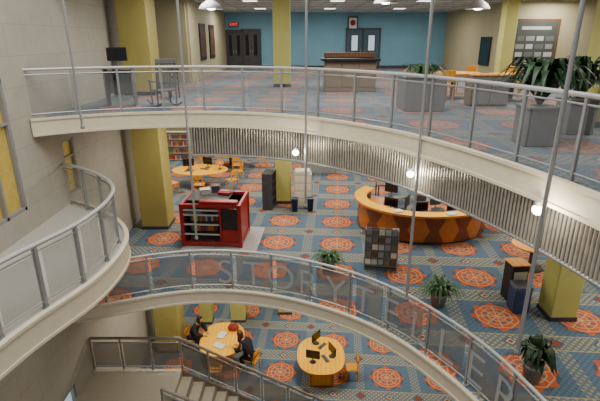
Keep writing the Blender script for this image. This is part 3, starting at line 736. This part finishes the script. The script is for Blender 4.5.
for (x,y) in ((-0.2,16.65),(0.4,16.7)):
    e=thing('recycling_bin','navy blue plastic recycling bin','bin',(x,y,ZA)); MB().lathe([(0.001,0),(0.13,0),(0.17,0.5),(0.19,0.5),(0.19,0.54),(0.16,0.54),(0.12,0.02),(0.001,0.02)],n=4).make('body',mBlueBin,e,rz=math.pi/4)
    MB().tube([(0.175*math.cos(t*math.pi/2),0.175*math.sin(t*math.pi/2),0.54) for t in range(5)],0.01).make('rim',mSteelP,e,rz=math.pi/4)
e=thing('counter','long pale counter along the back of the main floor','counter',(0.9,22.3,ZA)); MB().box((0,0,0.45),(1.7,0.6,0.9),bev=.01).make('body',mGrey,e); MB().box((0,0,0.92),(1.8,0.7,0.04),bev=.01).make('counter_top',mGreyL,e)

# magazine rack
e=thing('magazine_rack','grey metal magazine rack with slanted shelves packed with leaflets','display rack',(2.35,12.1,ZA),math.radians(-10)); e.scale=(0.92,0.92,0.88)
RW=1.0
for sx in(-1,1):
    b=MB(); vs=[(sx*RW/2-.012,-0.34,0.05),(sx*RW/2-.012,0.34,0.05),(sx*RW/2-.012,0.14,1.35),(sx*RW/2-.012,-0.14,1.35)]; vs+=[(x+.024,y,z) for x,y,z in vs]
    b.add(vs,[(0,1,2,3),(7,6,5,4),(0,4,5,1),(1,5,6,2),(2,6,7,3),(3,7,4,0)]); b.make('side_panel',mGrey,e)
MB().box((0,0,0.70),(RW-.03,0.02,1.25)).make('center_panel',mDark2,e)
MB().box((0,0,0.06),(RW,0.62,0.05),bev=.01).make('base',mGreyD,e)
for sy in(-1,1):
    for k in range(5):
        z=0.16+k*0.24; off=0.28-k*0.045
        b=MB(); b.box((0,sy*off,z),(RW-.03,0.13,0.012)); b.box((0,sy*(off+0.065),z+0.03),(RW-.03,0.01,0.07)); b.make('shelf',mGreyD,e)
        for j in range(5):
            MB().box((-0.39+j*0.195,sy*(off-0.0),z+0.12),(0.17,0.02,0.20),rx=sy*0.22).make('magazine',(mCream,mGrey,mTaupe,mGreyL,mGreyD,mBrown,mGrey)[(j*3+k*2+(sy>0))%7],e)
plant((0.8,11.7,ZA),'leafy green plant in a pot behind the mesh railing',0.2,0.35,0.6,0.5,90,False,mLeaf,mGrey,8,0.05)
plant((3.45,10.0,ZA),'bushy green plant in a pot behind the mesh railing',0.22,0.35,0.65,0.55,110,False,mLeaf,mGrey,9,0.05)
plant((4.5,7.3,ZA),'tall dark green plant in a pot by the railing',0.2,0.4,0.5,0.85,56,False,mLeafD,mGrey,10,0.07,1.0,True)
e=thing('poster_stand','narrow display stand with posters and a wood top','stand',(5.45,10.35,ZA),0.1)
MB().box((0,0,0.5),(0.42,0.4,1.0),bev=.01).make('body',mDark,e); MB().box((0,-0.21,0.55),(0.34,0.01,0.6)).make('poster',mPaper,e); MB().box((0,0,1.02),(0.48,0.46,0.03),bev=.008).make('top',mOrange,e)
e=thing('recycling_bin','navy blue square recycling bin by the pillar','bin',(5.35,9.8,ZA)); b=MB(); b.box((0,0,0.33),(0.4,0.4,0.66),bev=.03); b.make('body',mBlueBin,e); MB().box((0,0,0.68),(0.42,0.42,0.06),bev=.02).make('lid',mDark2,e)
round_table((6.7,12.0,ZA),0.6,0.55,'small orange round table near the pillar'); chair((7.4,11.3,ZA),0.9,'orange wooden chair by a small round table')

# ---- ground floor tables and people
def worktable(loc,rx,ry,label):
    e=thing('table',label,'table',loc)
    pts=[]; n=48
    for i in range(n):
        t=2*math.pi*i/n; c,s=math.cos(t),math.sin(t); k=2/2.5
        pts.append((rx*math.copysign(abs(c)**k,c),ry*math.copysign(abs(s)**k,s)))
    MB().prism(pts,0.70,0.75).make('table_top',mYellow,e)
    MB().prism([(x*1.01,y*1.01) for x,y in pts],0.712,0.738).make('edge_band',mBase,e)
    MB().box((0,0,0.35),(rx*1.0,ry*1.5,0.70),bev=0.02).make('base',mBase,e)
    for sx in(-1,1): MB().box((sx*(rx*0.5+.01),0,0.36),(0.02,ry*0.6,0.55),bev=.006).make('door',mOrange,e)
    MB().box((0,-ry*.75-.01,0.36),(rx*0.8,0.02,0.55),bev=.006).make('front_panel',mOrange,e)
    return e
worktable((-2.95,14.75,0),0.82,1.05,'rounded yellow maple study table with two people'); worktable((0.75,13.8,0),0.85,1.05,'rounded yellow maple computer table on the ground floor')
monitor((0.6,14.45,0.75),0.9,'black computer monitor on the yellow table'); monitor((1.15,13.7,0.75),-1.1,'black computer monitor facing the side of the yellow table'); monitor((0.45,13.4,0.75),2.9,'black computer monitor seen from behind')
chair((1.85,13.5,0),math.radians(90),'orange wooden chair at the computer table'); chair((-3.0,13.4,0),0,'orange wooden chair pushed to the study table')
b=MB(); b.lathe([(0.001,0),(0.16,0.0),(0.19,0.1),(0.15,0.22),(0.001,0.26)],n=16,sx=1.2,sy=0.8); e=thing('bag','dark red soft bag on the study table','bag',(-2.6,15.3,0.75)); b.make('body',mRedD,e); MB().tube([(0.1*math.cos(k*math.pi/8),0,0.22+0.12*math.sin(k*math.pi/8)) for k in range(9)],0.012).make('handle',mDark,e)
for (x,y,r) in ((-3.0,14.95,-1.9),(-3.0,14.3,-.5)):
    b=MB(); b.box((-0.11,0,0.012),(0.21,0.28,0.02)); b.box((0.11,0,0.012),(0.21,0.28,0.02)); b.box((0,0,0.004),(0.45,0.3,0.006),mi=1)
    tag(b.make('open_book',[mPaper,mBrown],loc=(x,y,0.752),rz=r),'open book with white pages on the study table','book')

def skinmesh(name,pts,edges,radii,m,parent,sub=1,root=0):
    me=bpy.data.meshes.new(name); me.from_pydata(pts,edges,[]); ob=bpy.data.objects.new(name,me); COL.objects.link(ob)
    md=ob.modifiers.new('skin','SKIN'); 
    bpy.context.view_layer.objects.active=ob
    if not me.skin_vertices:
        bpy.ops.mesh.customdata_skin_add()
    for i,r in enumerate(radii):
        sv=me.skin_vertices[0].data[i]; sv.radius=(r,r) if not isinstance(r,tuple) else r; sv.use_root=(i==root)
    md.use_smooth_shade=True
    s=ob.modifiers.new('sub','SUBSURF'); s.levels=sub; s.render_levels=sub
    me.materials.append(m); ob.parent=parent
    return ob
def person(loc,rz,label,hair,coat,pants,lean=0.2,longhair=False):
    e=thing('person',label,'person',loc,rz)
    V=[];E=[];R=[]
    def j(p,r,par=None):
        V.append(p);R.append(r)
        if par is not None: E.append((par,len(V)-1))
        return len(V)-1
    L=lean
    pel=j((0,0,0.53),(0.18,0.14)); sp=j((0,L*.3,0.78),(0.17,0.13),pel); ch=j((0,L*.75,1.03),(0.19,0.14),sp); nk=j((0,L*1.05,1.19),0.065,ch); hb=j((0,L*1.3,1.27),0.075,nk); hm=j((0,L*1.45,1.37),0.105,hb); ht=j((0,L*1.5,1.46),0.08,hm)
    nose=j((0,L*1.45+0.125,1.35),0.014,hm)
    torso={}
    for s in(-1,1):
        sh=j((s*.22,L*.8,1.08),0.08,ch); el=j((s*.32,L*.8+0.16,0.84),0.058,sh); wr=j((s*.13,L*.8+0.36,0.79),0.032,el); pa=j((s*.10,L*.8+0.43,0.785),0.034,wr)
        for k in range(4):
            f1=j((s*(.13-k*.022),L*.8+0.48+0.01*(1.5-abs(k-1.5)),0.785),0.009,pa); j((s*(.12-k*.022),L*.8+0.515+0.012*(1.5-abs(k-1.5)),0.768),0.008,f1)
        t1=j((s*.055,L*.8+0.42,0.785),0.011,pa); j((s*.035,L*.8+0.45,0.775),0.009,t1)
        hp=j((s*.10,0.04,0.52),0.095,pel); kn=j((s*.14,0.42,0.50),0.068,hp); an=j((s*.13,0.34,0.10),0.045,kn); to=j((s*.14,0.48,0.045),0.035,an)
        torso[s]=(sh,el,wr,hp,kn,an,to)
    skinmesh('body',V,E,R,mSkin,e)
    def sub(name,chain,grow,m,root=0):
        idx={};vv=[];rr=[];ee=[]
        for seg in chain:
            for k,i in enumerate(seg):
                if i not in idx: 
                    idx[i]=len(vv); vv.append(V[i]); r=R[i]; r=r if isinstance(r,tuple) else (r,r); rr.append((r[0]+grow,r[1]+grow))
                if k: ee.append((idx[seg[k-1]],idx[i]))
        return skinmesh(name,vv,ee,rr,m,e,1,root)
    sub('jacket',[[pel,sp,ch,nk],[ch,torso[-1][0],torso[-1][1],torso[-1][2]],[ch,torso[1][0],torso[1][1],torso[1][2]]],0.025,coat)
    sub('trousers',[[pel,torso[-1][3],torso[-1][4],torso[-1][5]],[pel,torso[1][3],torso[1][4],torso[1][5]]],0.015,pants)
    for s in(-1,1): sub('shoe',[[torso[s][5],torso[s][6]]],0.012,mDark)
    c=Vector(V[hm]); b=MB()
    prof=[(0.001,0.135),(0.06,0.123),(0.10,0.083),(0.12,0.02),(0.12,-0.05),(0.105,-0.13),(0.07,-0.16)]
    if longhair: prof=prof[:-2]+[(0.13,-0.13),(0.135,-0.24),(0.10,-0.32)]
    n=20;vs=[];fs=[]
    for r,z in prof:
        for i in range(n):
            t=2*math.pi*i/n; x,y=math.cos(t)*r,math.sin(t)*r*1.08-0.015
            if y>0.04 and z<0.05: y=0.04
            vs.append((x,y,z))
    for k in range(len(prof)-1):
        for i in range(n): q=(i+1)%n; fs.append((k*n+i,k*n+q,(k+1)*n+q,(k+1)*n+i))
    b.add(vs,fs,0,True); b.make('hair',hair,e,tuple(c+Vector((0,0,0.02))))
    for s in(-1,1): MB().lathe([(0.001,-.01),(.009,0),(0.001,.01)],(s*.035,0.10,0.01),n=8).make('eye',mDark,e,tuple(c))
    MB().box((0,0.102,-0.045),(0.05,0.01,0.01)).make('mouth',mRedD,e,tuple(c))
    return e
chair((-4.2,15.2,0),math.radians(-110),'orange wooden chair with a seated person')
person((-4.2,15.2,0.0),math.radians(-110),'person with dark hair in a black coat leaning on the table',mHairD,mCoat,mJean,0.28)
chair((-1.75,13.95,0),math.radians(65),'orange wooden chair with a seated person in black')
person((-1.75,13.95,0.0),math.radians(65),'person with long auburn hair in black leaning over the table',mHairR,mCoat,mCoat,0.34,True)

# ---------------------------------------------------------------- lights
K=1.6
def area(loc,size,power,col=(1,0.91,0.77),rot=(0,0,0)):
    l=bpy.data.lights.new('area','AREA'); l.size=size; l.energy=power*K; l.color=col
    o=bpy.data.objects.new('area_lamp',l); COL.objects.link(o); o.location=loc; o.rotation_euler=rot; return o
for x in (-3,1.5,6,10):
    for y in (14,19,25): area((x,y,CEIL-0.1),1.2,70,(1,0.95,0.87))
for x in (-6.5,-3,1,5,9.5):
    for y in (14,18.5,24): area((x,y,ZU-0.4),1.0,80)
area((6.5,9.5,ZU-0.4),1.0,110); area((8,7,ZU-0.4),1,60)
for x in (-3.5,0.5,4.5):
    for y in (13.5,18): area((x,y,ZA-0.4),1.0,82)
area((7.5,9.5,CEIL-0.1),1.2,60)
area((-1.2,6.0,17),7,720,(1.0,0.96,0.90))
w=bpy.data.worlds.new('world'); SC.world=w; w.use_nodes=True
bg=w.node_tree.nodes['Background']; bg.inputs[0].default_value=(0.87,0.85,0.81,1); bg.inputs[1].default_value=0.34

cam=bpy.data.cameras.new('camera'); co=bpy.data.objects.new('camera',cam); COL.objects.link(co)
cam.sensor_width=36; cam.lens=27.6; co.location=(0,0,ZE); co.rotation_euler=(math.radians(90-19.4),0,0); SC.camera=co
